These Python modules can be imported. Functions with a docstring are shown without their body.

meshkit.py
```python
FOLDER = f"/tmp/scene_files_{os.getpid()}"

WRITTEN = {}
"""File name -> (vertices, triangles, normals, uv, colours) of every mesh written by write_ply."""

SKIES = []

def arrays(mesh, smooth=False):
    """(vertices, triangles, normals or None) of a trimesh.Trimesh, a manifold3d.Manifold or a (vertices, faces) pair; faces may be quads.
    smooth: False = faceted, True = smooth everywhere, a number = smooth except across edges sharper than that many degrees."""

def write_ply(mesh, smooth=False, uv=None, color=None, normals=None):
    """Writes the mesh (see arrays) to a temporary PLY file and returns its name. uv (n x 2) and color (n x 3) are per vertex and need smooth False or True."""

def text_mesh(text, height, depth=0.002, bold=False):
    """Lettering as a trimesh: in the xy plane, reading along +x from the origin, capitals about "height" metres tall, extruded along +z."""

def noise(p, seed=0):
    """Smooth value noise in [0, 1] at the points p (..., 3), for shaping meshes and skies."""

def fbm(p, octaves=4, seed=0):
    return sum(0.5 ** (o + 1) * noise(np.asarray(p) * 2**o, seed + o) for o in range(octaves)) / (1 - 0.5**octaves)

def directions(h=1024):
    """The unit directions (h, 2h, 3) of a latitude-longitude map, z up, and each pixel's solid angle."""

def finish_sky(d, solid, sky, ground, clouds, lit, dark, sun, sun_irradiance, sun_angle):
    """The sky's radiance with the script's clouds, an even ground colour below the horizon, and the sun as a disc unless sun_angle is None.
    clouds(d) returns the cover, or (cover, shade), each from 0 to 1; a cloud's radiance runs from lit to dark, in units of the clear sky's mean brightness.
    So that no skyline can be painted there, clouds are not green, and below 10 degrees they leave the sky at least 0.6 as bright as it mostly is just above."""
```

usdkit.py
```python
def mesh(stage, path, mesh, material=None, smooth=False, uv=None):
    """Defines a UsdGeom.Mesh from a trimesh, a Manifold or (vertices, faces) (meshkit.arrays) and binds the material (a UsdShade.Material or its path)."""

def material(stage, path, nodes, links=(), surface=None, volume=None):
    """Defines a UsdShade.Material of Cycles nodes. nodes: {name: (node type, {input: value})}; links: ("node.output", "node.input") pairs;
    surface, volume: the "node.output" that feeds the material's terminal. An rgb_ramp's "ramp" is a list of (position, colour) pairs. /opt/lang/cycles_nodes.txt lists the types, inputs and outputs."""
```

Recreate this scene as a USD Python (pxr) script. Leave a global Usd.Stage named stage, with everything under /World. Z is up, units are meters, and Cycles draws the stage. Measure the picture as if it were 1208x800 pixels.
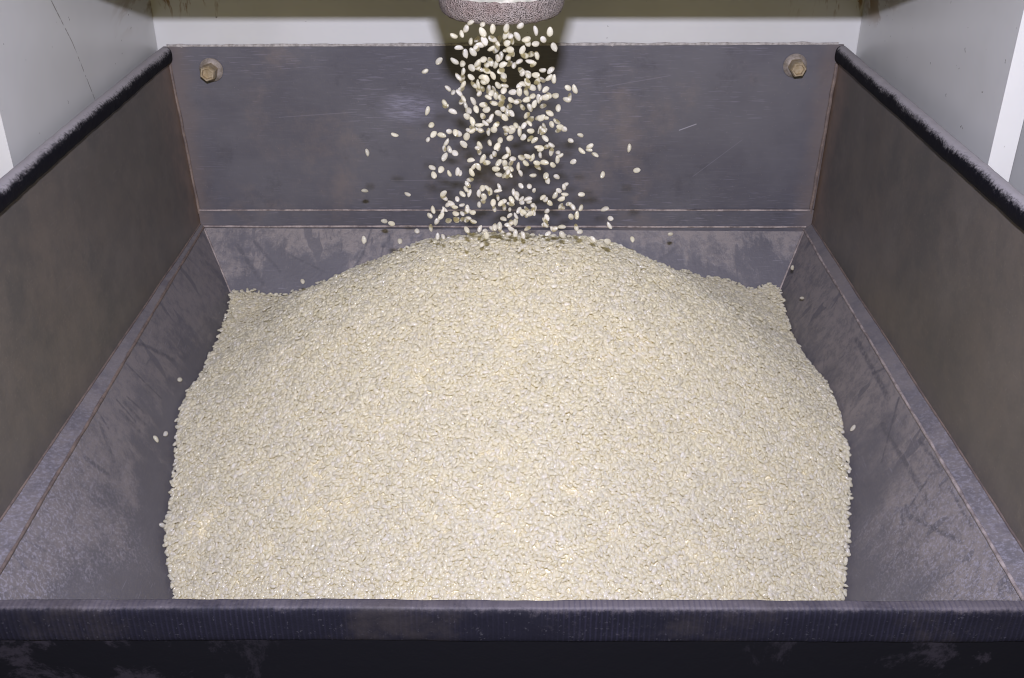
import math
import numpy as np
import trimesh
import usdkit
import meshkit
from scipy.interpolate import RBFInterpolator
from pxr import Usd, UsdGeom, UsdLux, UsdShade, Sdf, Gf, Vt

stage = Usd.Stage.CreateInMemory()
UsdGeom.SetStageUpAxis(stage, UsdGeom.Tokens.z)
UsdGeom.SetStageMetersPerUnit(stage, 1.0)
UsdGeom.Xform.Define(stage, '/World')
UsdGeom.Scope.Define(stage, '/World/Looks')

FLASH_I, ROOM_I = 16000.0 * 96 / 180, 2.2
RICE_T0, RICE_T1, RICE_SSS, RICE_TR = 0.25, 0.40, 0.0, 0.0
RICE_CLEAR, RICE_CLEAR_COLOR = 0.46, (0.99, 0.955, 0.80)
GRAIN_S, GRAIN_L, CORE = 0.0016, 0.0031, 0.0021

# ---------------------------------------------------------------- camera
PITCH = math.atan2(680, 1228)
cam = UsdGeom.Camera.Define(stage, '/World/camera')
cam.CreateHorizontalApertureAttr(36.0)
cam.CreateVerticalApertureAttr(36.0 * 678 / 1024)
cam.CreateFocalLengthAttr(36.0 * 1228 / 1208)
cam.CreateClippingRangeAttr(Gf.Vec2f(0.01, 100))
cam.AddTransformOp().Set(Gf.Matrix4d().SetRotate(Gf.Rotation(Gf.Vec3d(1, 0, 0), 90 - math.degrees(PITCH))))
cam.CreateExposureAttr(0.0)

# ---------------------------------------------------------------- lamps: the camera's flash, and an added, unseen warm fill for the room's ambient light
FLASH = np.array([0.0, -0.005, 0.085])
fl = UsdLux.RectLight.Define(stage, '/World/flash_lamp')
fl.CreateWidthAttr(0.020); fl.CreateHeightAttr(0.009)
fl.CreateIntensityAttr(FLASH_I)
fl.CreateColorAttr(Gf.Vec3f(0.87, 0.865, 1.09))
fl.AddTransformOp().Set(Gf.Matrix4d().SetRotate(Gf.Rotation(Gf.Vec3d(1, 0, 0), 90 - 27.0)) * Gf.Matrix4d().SetTranslate(Gf.Vec3d(*FLASH)))
rl = UsdLux.RectLight.Define(stage, '/World/room_lamp')  # added fill to brighten the shaded walls, no lamp seen
rl.CreateWidthAttr(1.6); rl.CreateHeightAttr(0.9)
rl.CreateIntensityAttr(ROOM_I)
rl.CreateColorAttr(Gf.Vec3f(1.0, 0.82, 0.30))
rl.AddTransformOp().Set(Gf.Matrix4d().SetRotate(Gf.Rotation(Gf.Vec3d(1, 0, 0), 90 - 16.0)) * Gf.Matrix4d().SetTranslate(Gf.Vec3d(0.15, -1.5, 0.5)))

# ---------------------------------------------------------------- helpers
used = {}
def numbered(parent, name):
    k = (parent, name); n = used.get(k, 0); used[k] = n + 1
    return f'{parent}/{name}' + (f'_{n:03d}' if n else '')

def tag(p, label=None, category=None, group=None, kind=None):
    p = p.GetPrim() if hasattr(p, 'GetPrim') else p
    for k, v in (('label', label), ('category', category), ('group', group), ('kind', kind)):
        if v: p.SetCustomDataByKey(k, v)
    return p

def obj(name, mesh, mat, parent='/World', smooth=False):
    parent = parent if isinstance(parent, str) else str(parent.GetPath())
    return usdkit.mesh(stage, numbered(parent, name), mesh, mat, smooth).GetPrim()

def thing(name, label, category, loc=(0, 0, 0), group=None, kind=None):
    x = UsdGeom.Xform.Define(stage, numbered('/World', name))
    x.AddTranslateOp().Set(Gf.Vec3d(*map(float, loc)))
    return tag(x, label, category, group, kind)

def slab(quad, thick, out):
    """A plate: the quad (4 corners in order) is its visible face, thickness goes along out (away from the visible side)."""
    q = np.asarray(quad, float); o = np.asarray(out, float); o = o / np.linalg.norm(o) * thick
    v = np.vstack([q, q + o])
    f = [[0, 1, 2, 3], [7, 6, 5, 4], [0, 4, 5, 1], [1, 5, 6, 2], [2, 6, 7, 3], [3, 7, 4, 0]]
    tri = []
    for a, b, c, d in f: tri += [[a, b, c], [a, c, d]]
    m = trimesh.Trimesh(v, tri, process=False)
    if m.volume < 0: m.invert()
    return m

def plate(quad, thick, out, nu=40, nv=12, wobble=0.0, seed=0, smooth=False):
    """As slab, but the visible face is a grid that is slightly uneven, like dented sheet steel."""
    q = np.asarray(quad, float); o = np.asarray(out, float); o = o / np.linalg.norm(o)
    s, t = np.meshgrid(np.linspace(0, 1, nu + 1), np.linspace(0, 1, nv + 1), indexing='ij')
    P = ((1 - s) * (1 - t))[..., None] * q[0] + (s * (1 - t))[..., None] * q[1] + (s * t)[..., None] * q[2] + ((1 - s) * t)[..., None] * q[3]
    w = (meshkit.fbm(P * 14, 3, seed) - 0.5) * 2 * wobble * (np.sin(np.pi * s) * np.sin(np.pi * t)) ** 0.5
    P = P + w[..., None] * o
    n = (nu + 1) * (nv + 1)
    idx = np.arange(n).reshape(nu + 1, nv + 1)
    a, b, c, d = idx[:-1, :-1].ravel(), idx[1:, :-1].ravel(), idx[1:, 1:].ravel(), idx[:-1, 1:].ravel()
    F = np.vstack([np.stack([a, b, c], 1), np.stack([a, c, d], 1)])
    V = P.reshape(-1, 3); B = V + o * thick
    rim = np.concatenate([idx[:, 0], idx[-1, 1:], idx[-2::-1, -1], idx[0, -2:0:-1]])
    r2 = np.roll(rim, -1)
    S = np.vstack([np.stack([rim, rim + n, r2 + n], 1), np.stack([rim, r2 + n, r2], 1)])
    m = trimesh.Trimesh(np.vstack([V, B]), np.vstack([F, F[:, ::-1] + n, S]), process=False)
    if m.volume < 0: m.invert()
    return m

def sweep(path, rx, rz, power=2.4, sides=28, rough=0.0, seed=0, caps=True):
    """A bar of rounded section along a nearly straight path; rx across, rz up."""
    path = np.asarray(path, float)
    tan = np.gradient(path, axis=0); tan /= np.linalg.norm(tan, axis=1)[:, None]
    side = np.cross(tan, [0, 0, 1.0]); side /= np.linalg.norm(side, axis=1)[:, None]
    upv = np.cross(side, tan)
    a = np.linspace(0, 2 * np.pi, sides, endpoint=False)
    ca, sa = np.cos(a), np.sin(a)
    cx, cz = np.sign(ca) * np.abs(ca) ** (2 / power) * rx, np.sign(sa) * np.abs(sa) ** (2 / power) * rz
    P = path[:, None] + side[:, None] * cx[None, :, None] + upv[:, None] * cz[None, :, None]
    if rough:
        nrm = side[:, None] * ca[None, :, None] + upv[:, None] * sa[None, :, None]
        P = P + nrm * ((meshkit.fbm(P * 160, 3, seed) - 0.5) * 2 * rough)[..., None]
    n, k = len(path), sides
    i = np.arange(n - 1)[:, None] * k; j = np.arange(k)[None]; j2 = (j + 1) % k
    a_, b_, c_, d_ = (i + j).ravel(), (i + j2).ravel(), (i + k + j2).ravel(), (i + k + j).ravel()
    F = [np.stack([a_, b_, c_], 1), np.stack([a_, c_, d_], 1)]
    V = np.vstack([P.reshape(-1, 3), path[0], path[-1]])
    jj = np.arange(k)
    F.append(np.stack([np.full(k, n * k), (jj + 1) % k, jj], 1))
    F.append(np.stack([np.full(k, n * k + 1), (n - 1) * k + jj, (n - 1) * k + (jj + 1) % k], 1))
    m = trimesh.Trimesh(V, np.vstack(F), process=False)
    if m.volume < 0: m.invert()
    return m

class Graph:
    """Collects the nodes and links of one material."""
    def __init__(self): self.n, self.l, self.k = {}, [], 0
    def node(self, kind, out, links=None, **inputs):
        self.k += 1; name = f'n{self.k}'
        self.n[name] = (kind, inputs)
        for i, src in (links or {}).items(): self.l.append((src, f'{name}.{i}'))
        return f'{name}.{out}'
    def pos(self): return self.node('geometry', 'position')
    def noise(self, scale, detail=5, rough=0.6, vec=None, stretch=None, rot=(0, 0, 0), distortion=0.0, loc=(0, 0, 0)):
        v = vec or self.pos()
        if stretch is not None:
            v = self.node('mapping', 'vector', {'vector': v}, scale=stretch, rotation=rot, location=loc)
        return self.node('noise_texture', 'fac', {'vector': v}, scale=scale, detail=detail, roughness=rough, distortion=distortion)
    def rng(self, src, a, b, c=0.0, d=1.0, kind='smoothstep'):
        return self.node('map_range', 'result', {'value': src}, range_type=kind, from_min=a, from_max=b, to_min=c, to_max=d, clamp=True)
    def math(self, op, a, b=0.0, clamp=False):
        links, ins = {}, {}
        for k, v in (('value1', a), ('value2', b)):
            if isinstance(v, str): links[k] = v
            else: ins[k] = v
        return self.node('math', 'value', links, math_type=op, use_clamp=clamp, **ins)
    def mix(self, fac, a, b, kind='mix'):
        links, ins = {}, {}
        for k, v in (('fac', fac), ('color1', a), ('color2', b)):
            if isinstance(v, str): links[k] = v
            else: ins[k] = v
        return self.node('mix', 'color', links, mix_type=kind, **ins)
    def axis(self, ax, src=None):
        return self.node('separate_xyz', ax, {'vector': src or self.pos()})
    def stroke(self, A, B, width, soft=0.6):
        """1 along the straight scratch from A to B, fading at width."""
        A, B = np.array(A, float), np.array(B, float); L = np.linalg.norm(B - A); d = (B - A) / L
        r = self.node('vector_math', 'vector', {'vector1': self.pos()}, math_type='subtract', vector2=A)
        t = self.node('vector_math', 'value', {'vector1': r}, math_type='dot_product', vector2=d)
        t = self.node('clamp', 'result', {'value': t}, min=0.0, max=L)
        s = self.node('vector_math', 'vector', {'scale': t}, math_type='scale', vector1=d)
        s = self.node('vector_math', 'value', {'vector1': r, 'vector2': s}, math_type='distance')
        return self.rng(s, width * soft, width, 1.0, 0.0)
    def finish(self, name, color, rough=0.5, metallic=0.0, bump=None, dist=0.0003, strength=0.6, spec=0.5, **extra):
        links, ins = {}, dict(metallic=metallic, specular_ior_level=spec, **extra)
        for k, v in (('base_color', color), ('roughness', rough)):
            if isinstance(v, str): links[k] = v
            else: ins[k] = v
        if bump:
            links['normal'] = self.node('bump', 'normal', {'height': bump}, distance=dist, strength=strength)
        p = self.node('principled_bsdf', 'BSDF', links, **ins)
        return usdkit.material(stage, '/World/Looks/' + name, self.n, self.l, surface=p)

# ---------------------------------------------------------------- materials
STEEL_A, STEEL_B = (0.088, 0.085, 0.098), (0.114, 0.111, 0.122)
TAN, LILAC, RUST = (0.26, 0.228, 0.21), (0.31, 0.295, 0.335), (0.16, 0.095, 0.05)

def steel(g, grain=(1, 1, 1), a=STEEL_A, b=STEEL_B):
    base = g.mix(g.rng(g.noise(14, 4, 0.6), 0.35, 0.65), a, b)
    brush = g.noise(60, 4, 0.65, stretch=grain)
    base = g.mix(g.rng(brush, 0.45, 0.75, 0, 0.16), base, tuple(x * 1.35 for x in b))
    base = g.mix(g.rng(g.noise(40, 5, 0.7, stretch=(1, 1, 1), loc=(3, 7, 1)), 0.55, 0.72, 0, 0.4), base, tuple(x * 0.62 for x in a))
    return base

def scratches(g, base, stretch, rot, amount, color, lo=0.68, scale=40):
    m = g.rng(g.noise(scale, 2, 0.4, stretch=stretch, rot=rot, distortion=0.2), lo, lo + 0.05)
    patch = g.rng(g.noise(22, 2, 0.5, loc=(rot[2], 1, 4), stretch=(1, 1, 1)), 0.45, 0.62)
    return g.mix(g.math('multiply', g.math('multiply', m, patch), amount), base, color)

def speckle(g, base, lo=0.6, color=LILAC, amount=0.6, scale=900):
    m = g.rng(g.noise(scale, 2, 0.7), lo, lo + 0.12)
    return g.mix(g.math('multiply', m, amount), base, color)

# upper back panel: violet grey steel, horizontal rubbing, brown grime in the corners
g = Graph()
c = steel(g, (1, 1, 9))
c = g.mix(g.rng(g.noise(16, 6, 0.7, stretch=(1, 1, 1), loc=(2, 0, 5)), 0.52, 0.72, 0, 0.45), c, (0.19, 0.155, 0.135))
c = scratches(g, c, (2, 1, 40), (0, 0.15, 0.0), 0.22, (0.30, 0.28, 0.34), 0.62)
c = scratches(g, c, (3, 1, 60), (0, -0.35, 0.3), 0.2, (0.30, 0.28, 0.34), 0.66)
x = g.axis('x')
edge = g.math('maximum', g.rng(g.math('add', x, g.rng(g.noise(60, 5, 0.7), 0, 1, -0.010, 0.010, 'linear')), 0.186, 0.203),
              g.rng(g.math('add', x, g.rng(g.noise(60, 5, 0.7), 0, 1, -0.010, 0.010, 'linear')), -0.196, -0.214))
c = g.mix(g.math('multiply', edge, 0.5), c, (0.165, 0.13, 0.11))
# rubbed bright spot and its fine lines
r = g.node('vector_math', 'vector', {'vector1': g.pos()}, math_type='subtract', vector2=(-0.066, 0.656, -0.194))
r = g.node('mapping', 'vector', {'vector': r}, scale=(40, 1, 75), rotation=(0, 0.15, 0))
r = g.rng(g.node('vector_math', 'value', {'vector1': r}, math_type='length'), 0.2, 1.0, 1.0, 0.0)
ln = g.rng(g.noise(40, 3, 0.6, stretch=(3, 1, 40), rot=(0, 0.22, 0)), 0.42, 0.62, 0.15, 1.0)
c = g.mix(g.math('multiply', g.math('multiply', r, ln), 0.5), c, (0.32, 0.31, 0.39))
c = g.mix(g.math('multiply', g.stroke((0.1085, .656, -.2085), (0.1190, .656, -.2045), 0.0005, 0.2), 0.5), c, (0.45, 0.44, 0.49))
for A, B in (((-.08, .656, -.243), (-.02, .656, -.2425)), ((-.15, .656, -.2), (-.1, .656, -.1965)), ((.06, .656, -.18), (.1, .656, -.173)), ((.12, .656, -.24), (.15, .656, -.215))):
    c = g.mix(g.math('multiply', g.stroke(A, B, 0.0004, 0.2), 0.13), c, (0.4, 0.38, 0.44))
c = speckle(g, c, 0.66, TAN, 0.35)
M_back = g.finish('violet_steel', c, 0.46, bump=g.noise(200, 4, 0.6), dist=0.0002, spec=0.45)

# upper side panels: steel under a brown film of bran dust
g = Graph()
c = steel(g, (1, 1, 1), (0.104, 0.092, 0.078), (0.128, 0.113, 0.096))
c = g.mix(g.rng(g.noise(12, 6, 0.7, loc=(1, 4, 2), stretch=(1, 1, 1)), 0.42, 0.68, 0, 0.6), c, (0.138, 0.114, 0.090))
c = g.mix(g.rng(g.noise(18, 6, 0.7, loc=(6, 1, 2), stretch=(1, 1, 1)), 0.5, 0.66, 0, 0.6), c, (0.072, 0.070, 0.064))
c = scratches(g, c, (1, 2, 40), (0.1, 0, 0.4), 0.3, (0.22, 0.20, 0.18), 0.68)
y = g.axis('y')
e = g.rng(g.math('add', y, g.rng(g.noise(50, 6, 0.7), 0, 1, -0.03, 0.03, 'linear')), 0.615, 0.652)
c = g.mix(g.math('multiply', e, 0.75), c, (0.20, 0.145, 0.115))
c = g.mix(g.math('multiply', g.rng(g.math('add', y, g.rng(g.noise(90, 5, 0.7), 0, 1, -0.008, 0.008, 'linear')), 0.645, 0.656), 0.6), c, RUST)
for A, B, w in (((-.2115, .5154, -.168), (-.209, .5046, -.2231), 0.0005), ((-.2115, .529, -.167), (-.2105, .5197, -.189), 0.0004)):
    c = g.mix(g.math('multiply', g.stroke(A, B, w + 0.001, 0.1), 0.5), c, (0.33, 0.31, 0.28))
c = g.mix(g.rng(g.noise(70, 8, 0.75), 0.4, 0.62, 0, 0.4), c, (0.082, 0.075, 0.067))
c = speckle(g, c, 0.62, (0.22, 0.19, 0.165), 0.5)
M_side = g.finish('brown_dusted_steel', c, 0.45, bump=g.noise(260, 4, 0.6), dist=0.0002, spec=0.5)

# where the powder was wiped off by a hand or a scoop
L = [((-0.2005, 0.4472, -0.283), (-0.1934, 0.4474, -0.296)), ((-0.1988, 0.4507, -0.2863), (-0.191, 0.4516, -0.3004)), ((-0.1979, 0.4432, -0.2876), (-0.1913, 0.4443, -0.2997)), ((-0.1988, 0.4559, -0.2865), (-0.1921, 0.4588, -0.2988)), ((-0.2128, 0.4724, -0.2616), (-0.2029, 0.5006, -0.2809)), ((-0.2029, 0.5006, -0.2809), (-0.1933, 0.5147, -0.2988)), ((-0.2065, 0.4305, -0.2715), (-0.1983, 0.4264, -0.2861)), ((-0.2007, 0.4236, -0.2817), (-0.1925, 0.412, -0.2962)), ((-0.1991, 0.3977, -0.2834), (-0.1921, 0.4022, -0.2965)), ((-0.2036, 0.4752, -0.2785), (-0.1907, 0.4792, -0.3022)), ((-0.2079, 0.5703, -0.2746), (-0.2061, 0.5264, -0.276))]
R = [((0.191, 0.3854, -0.2842), (0.1823, 0.3807, -0.2999)), ((0.1931, 0.408, -0.281), (0.1938, 0.381, -0.279)), ((0.1871, 0.4402, -0.2928), (0.1874, 0.3749, -0.2905)), ((0.1944, 0.4435, -0.2797), (0.1821, 0.4193, -0.3014)), ((0.1923, 0.4762, -0.2843), (0.2002, 0.4644, -0.2696)), ((0.1934, 0.5117, -0.2834), (0.1921, 0.4502, -0.2839)), ((0.1931, 0.3703, -0.2799), (0.1926, 0.3444, -0.2802)), ((0.1818, 0.3755, -0.3006), (0.189, 0.3411, -0.2865))]
B = [((-0.0944, 0.6566, -0.2728), (-0.1008, 0.6428, -0.2905)), ((-0.1008, 0.6428, -0.2905), (-0.1079, 0.6356, -0.2997)), ((-0.0771, 0.6566, -0.2728), (-0.0871, 0.6464, -0.2859)), ((-0.0871, 0.6464, -0.2859), (-0.0902, 0.6363, -0.2988)), ((-0.1744, 0.6482, -0.2835), (-0.1565, 0.6356, -0.2997)), ((-0.1857, 0.6464, -0.2859), (-0.1676, 0.6302, -0.3066)), ((-0.1511, 0.6428, -0.2905), (-0.125, 0.6349, -0.3006)), ((0.1468, 0.6482, -0.2835), (0.1291, 0.6374, -0.2974)), ((0.1124, 0.6464, -0.2859), (0.1007, 0.641, -0.2928)), ((0.0552, 0.6537, -0.2765), (0.078, 0.6464, -0.2859))]
def funnel_material(name, along, z0, z1, amount, seed, streak_rot, wiped):
    """Dust caked near the ledge with a ragged, scraped lower border; bare violet steel below."""
    g = Graph()
    st = {'y': (1, 3, 30), 'x': (3, 1, 30)}[along]
    c = steel(g, st, (0.098, 0.093, 0.103), (0.120, 0.114, 0.125))
    z = g.axis('z')
    big = g.noise(22, 9, 0.72, stretch=(1, 1, 1), loc=(seed, 2 * seed, 1), distortion=0.4)
    run = g.noise(75, 7, 0.72, stretch={'y': (0.3, 1, 0.22), 'x': (1, 0.3, 0.22)}[along], loc=(seed, 1, 2))
    h = g.math('add', g.math('add', z, g.rng(big, 0.25, 0.75, -0.030, 0.030, 'linear')), g.rng(run, 0.25, 0.75, -0.014, 0.014, 'linear'))
    m = g.rng(h, z0, z1)
    fine = g.rng(g.noise(160, 7, 0.8), 0.36, 0.58, 0.3, 1.0)
    m = g.math('multiply', g.math('multiply', m, fine), amount)
    # scuffs wiped through the dust
    wipe = g.rng(g.noise(30, 8, 0.7, stretch={'y': (1, 1.1, 0.5), 'x': (1.1, 1, 0.5)}[along], loc=(2, seed, 9), distortion=1.2), 0.60, 0.66, 1.0, 0.1)
    thin = g.rng(g.noise(46, 2, 0.4, stretch={'y': (1, 2.2, 0.5), 'x': (2.2, 1, 0.5)}[along], rot=streak_rot, distortion=0.5), 0.655, 0.675, 1.0, 0.2)
    m = g.math('multiply', g.math('multiply', m, wipe), thin)
    for k, (A_, B_) in enumerate(wiped):
        w_ = g.stroke(A_, B_, 0.0011 + 0.0006 * (k % 3), 0.25)
        w_ = g.math('multiply', w_, g.rng(g.noise(300, 4, 0.7, loc=(k, 2, 3), stretch=(1, 1, 1)), 0.38, 0.55, 0.25, 0.95))
        c_dark = tuple(v * 0.62 for v in STEEL_A)
        m = g.math('multiply', m, g.math('subtract', 1.0, g.math('multiply', w_, 0.85)))
        c = g.mix(g.math('multiply', w_, 0.40), c, c_dark)
    c = g.mix(m, c, TAN)
    # paler, coarser powder toward the near end
    near = g.rng(g.math('add', g.axis('y'), g.rng(g.noise(30, 4, 0.6), 0, 1, -0.05, 0.05, 'linear')), 0.44, 0.34)
    pow_ = g.rng(g.noise(700, 3, 0.75), 0.48, 0.62)
    up = g.rng(h, z0 - 0.02, z1)
    c = g.mix(g.math('multiply', g.math('multiply', near, pow_), g.math('multiply', up, 0.7)), c, LILAC)
    c = scratches(g, c, {'y': (1, 3, 44), 'x': (3, 1, 44)}[along], streak_rot, 0.35, (0.26, 0.245, 0.28), 0.66)
    c = speckle(g, c, 0.66, TAN, 0.4)
    return g.finish(name, c, 0.46, bump=g.math('add', m, g.noise(400, 3, 0.6)), dist=0.00025, spec=0.5)

M_fun_l = funnel_material('dusty_steel_left', 'y', -0.312, -0.292, 0.5, 3.0, (0.5, 0, 0.2), L)
M_fun_r = funnel_material('dusty_steel_right', 'y', -0.325, -0.286, 0.75, 8.0, (-0.5, 0, 0.2), R)
M_fun_b = funnel_material('dusty_steel_back', 'x', -0.302, -0.284, 0.75, 5.0, (0, 0.6, 0.2), B)

# ledge: powder lies on it
g = Graph()
c = steel(g, (1, 1, 1))
c = g.mix(g.rng(g.noise(45, 6, 0.75), 0.35, 0.6, 0.3, 0.8), c, (0.205, 0.182, 0.172))
c = g.mix(g.math('multiply', g.rng(g.noise(600, 3, 0.75), 0.45, 0.65), g.rng(g.axis('y'), 0.5, 0.33, 0.1, 0.55)), c, LILAC)
c = g.mix(g.rng(g.noise(35, 4, 0.6, loc=(4, 4, 4), stretch=(1, 1, 1)), 0.6, 0.7, 0, 0.6), c, (0.10, 0.09, 0.105))
M_ledge = g.finish('powdered_ledge_steel', c, 0.65, bump=g.noise(500, 4, 0.7), dist=0.0003, spec=0.3)

# weld beads and seams: tan dust in the joint, pale also for edges lit by the flash
g = Graph()
c = g.mix(g.rng(g.noise(160, 5, 0.7), 0.35, 0.65), (0.18, 0.15, 0.14), (0.40, 0.34, 0.31))
M_bead = g.finish('dust_filled_seam', c, 0.7, bump=g.noise(900, 3), dist=0.0003)
g = Graph()
c = g.mix(g.rng(g.noise(120, 5, 0.7), 0.35, 0.65), (0.11, 0.085, 0.075), (0.20, 0.15, 0.12))
M_grime = g.finish('brown_seam_grime', c, 0.75, bump=g.noise(900, 3), dist=0.0003)

# black rubber edge trim, dust settled on its upward side
def rubber(name, dust, lo, hi, amount, rib=0.0, patchy=(0.3, 0.6)):
    g = Graph()
    nz = g.axis('z', g.node('geometry', 'normal'))
    f = g.noise(700, 3, 0.75); f2 = g.noise(35, 5, 0.65, distortion=0.5)
    m = g.rng(g.math('add', nz, g.math('add', g.rng(f, 0.2, 0.8, -0.4, 0.4, 'linear'), g.rng(f2, 0.2, 0.8, -0.3, 0.3, 'linear'))), lo, hi)
    m = g.math('multiply', g.math('multiply', m, g.rng(f2, *patchy, 0.45, 1.0)), amount)
    c = g.mix(m, (0.0045, 0.0044, 0.0075), dust)
    c = g.mix(g.rng(g.noise(1200, 2, 0.6), 0.64, 0.74, 0, 0.05), c, (0.3, 0.29, 0.3))
    b = g.math('add', g.math('multiply', f, 0.5), g.noise(150, 3, 0.6))
    if rib:
        w = g.node('wave_texture', 'fac', {'vector': g.pos()}, wave_type='bands', bands_direction='x', scale=rib, distortion=0.6, detail=1.0, detail_scale=3.0)
        b = g.math('add', b, g.math('multiply', g.math('multiply', w, g.rng(g.noise(22, 4, 0.6), 0.35, 0.6, 0.2, 1.0)), 0.35))
        worn = g.rng(g.noise(18, 6, 0.7, distortion=0.6), 0.38, 0.62)
        c = g.mix(g.math('multiply', g.math('multiply', g.rng(w, 0.5, 1.0), worn), 0.35), c, (0.014, 0.013, 0.024))
        c = g.mix(g.math('multiply', g.rng(g.noise(26, 7, 0.75, loc=(5, 1, 1), stretch=(1, 1, 1)), 0.50, 0.72), 0.45), c, (0.024, 0.020, 0.018))
    return g.finish(name, c, 0.65, bump=b, dist=0.0003, strength=0.5, spec=0.14)
M_trim_side = rubber('dusty_black_rubber', (0.34, 0.32, 0.325), 0.18, 0.85, 0.95, patchy=(0.15, 0.35))
M_trim_front = rubber('ribbed_black_rubber', (0.050, 0.044, 0.047), 0.2, 1.0, 0.9, rib=280.0)

# outside of the hopper's front: black, worn dusty patches at the ends, lens shadow painted in between
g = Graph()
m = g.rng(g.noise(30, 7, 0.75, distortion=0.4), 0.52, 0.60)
ends = g.rng(g.node('math', 'value', {'value1': g.axis('x')}, math_type='absolute'), 0.03, 0.075)  # keeps the middle black, in place of the lens's shadow
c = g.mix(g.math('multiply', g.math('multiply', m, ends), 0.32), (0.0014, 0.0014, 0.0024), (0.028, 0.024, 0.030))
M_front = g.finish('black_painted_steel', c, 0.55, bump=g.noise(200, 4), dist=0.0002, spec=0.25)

# white enamel of the housing
g = Graph()
c = g.mix(g.rng(g.noise(9, 5, 0.6), 0.35, 0.7), (0.58, 0.58, 0.55), (0.535, 0.535, 0.50))
c = g.mix(g.rng(g.noise(330, 2, 0.5), 0.745, 0.78, 0, 0.8), c, (0.10, 0.085, 0.06))
# grimy drips of rust and oil low in both back corners
x, z = g.axis('x'), g.axis('z')
drip = g.rng(g.noise(26, 5, 0.7, stretch=(4.2, 0.4, 0.8), distortion=0.5), 0.545, 0.63)
where = g.math('multiply', g.rng(z, -0.142, -0.128), g.rng(g.node('math', 'value', {'value1': x}, math_type='absolute'), 0.150, 0.205))
where = g.math('multiply', where, g.rng(g.axis('y'), 0.58, 0.66))
c = g.mix(g.math('multiply', g.math('multiply', drip, where), 0.9), c, (0.22, 0.12, 0.03))
# a fine crack in the enamel on the left
w1 = g.math('multiply', g.math('add', g.math('maximum', g.stroke((-.2225, .5186, -.100), (-.2225, .5332, -.1238), 0.0006, 0.3), g.stroke((-.2225, .5332, -.1238), (-.2225, .5476, -.1575), 0.0006, 0.3)), 0.0),
            g.rng(g.noise(420, 2), 0.42, 0.55))
c = g.mix(g.math('multiply', w1, 0.85), c, (0.12, 0.10, 0.08))
M_white = g.finish('white_enamel', c, 0.32, bump=g.noise(35, 3), dist=0.0006, strength=0.25, spec=0.45)

# ragged dust along the top edge of the back panel
g = Graph()
c = g.mix(g.rng(g.noise(300, 4, 0.7), 0.35, 0.65), (0.24, 0.22, 0.20), (0.46, 0.43, 0.39))
M_dustline = g.finish('pale_dust', c, 0.85, bump=g.noise(900, 3), dist=0.0003)

# spout
g = Graph()
v = g.node('voronoi_texture', 'distance', {'vector': g.pos()}, scale=1700.0, randomness=1.0)
n = g.noise(1400, 3, 0.7)
m = g.rng(g.math('add', g.math('multiply', v, 0.6), g.math('multiply', n, 0.7)), 0.42, 0.68)
c = g.mix(m, (0.050, 0.038, 0.033), (0.31, 0.265, 0.235))
c = g.mix(g.rng(g.noise(60, 4, 0.6), 0.45, 0.65, 0, 0.5), c, (0.20, 0.13, 0.11))
M_lip = g.finish('crusted_spout_rim', c, 0.75, bump=g.math('add', v, n), dist=0.0010, strength=0.9)
g = Graph()
c = g.mix(g.rng(g.noise(50, 5, 0.65), 0.42, 0.62), (0.74, 0.70, 0.60), (0.36, 0.36, 0.30))
M_pipe = g.finish('cream_pipe_enamel', c, 0.4)

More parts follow.
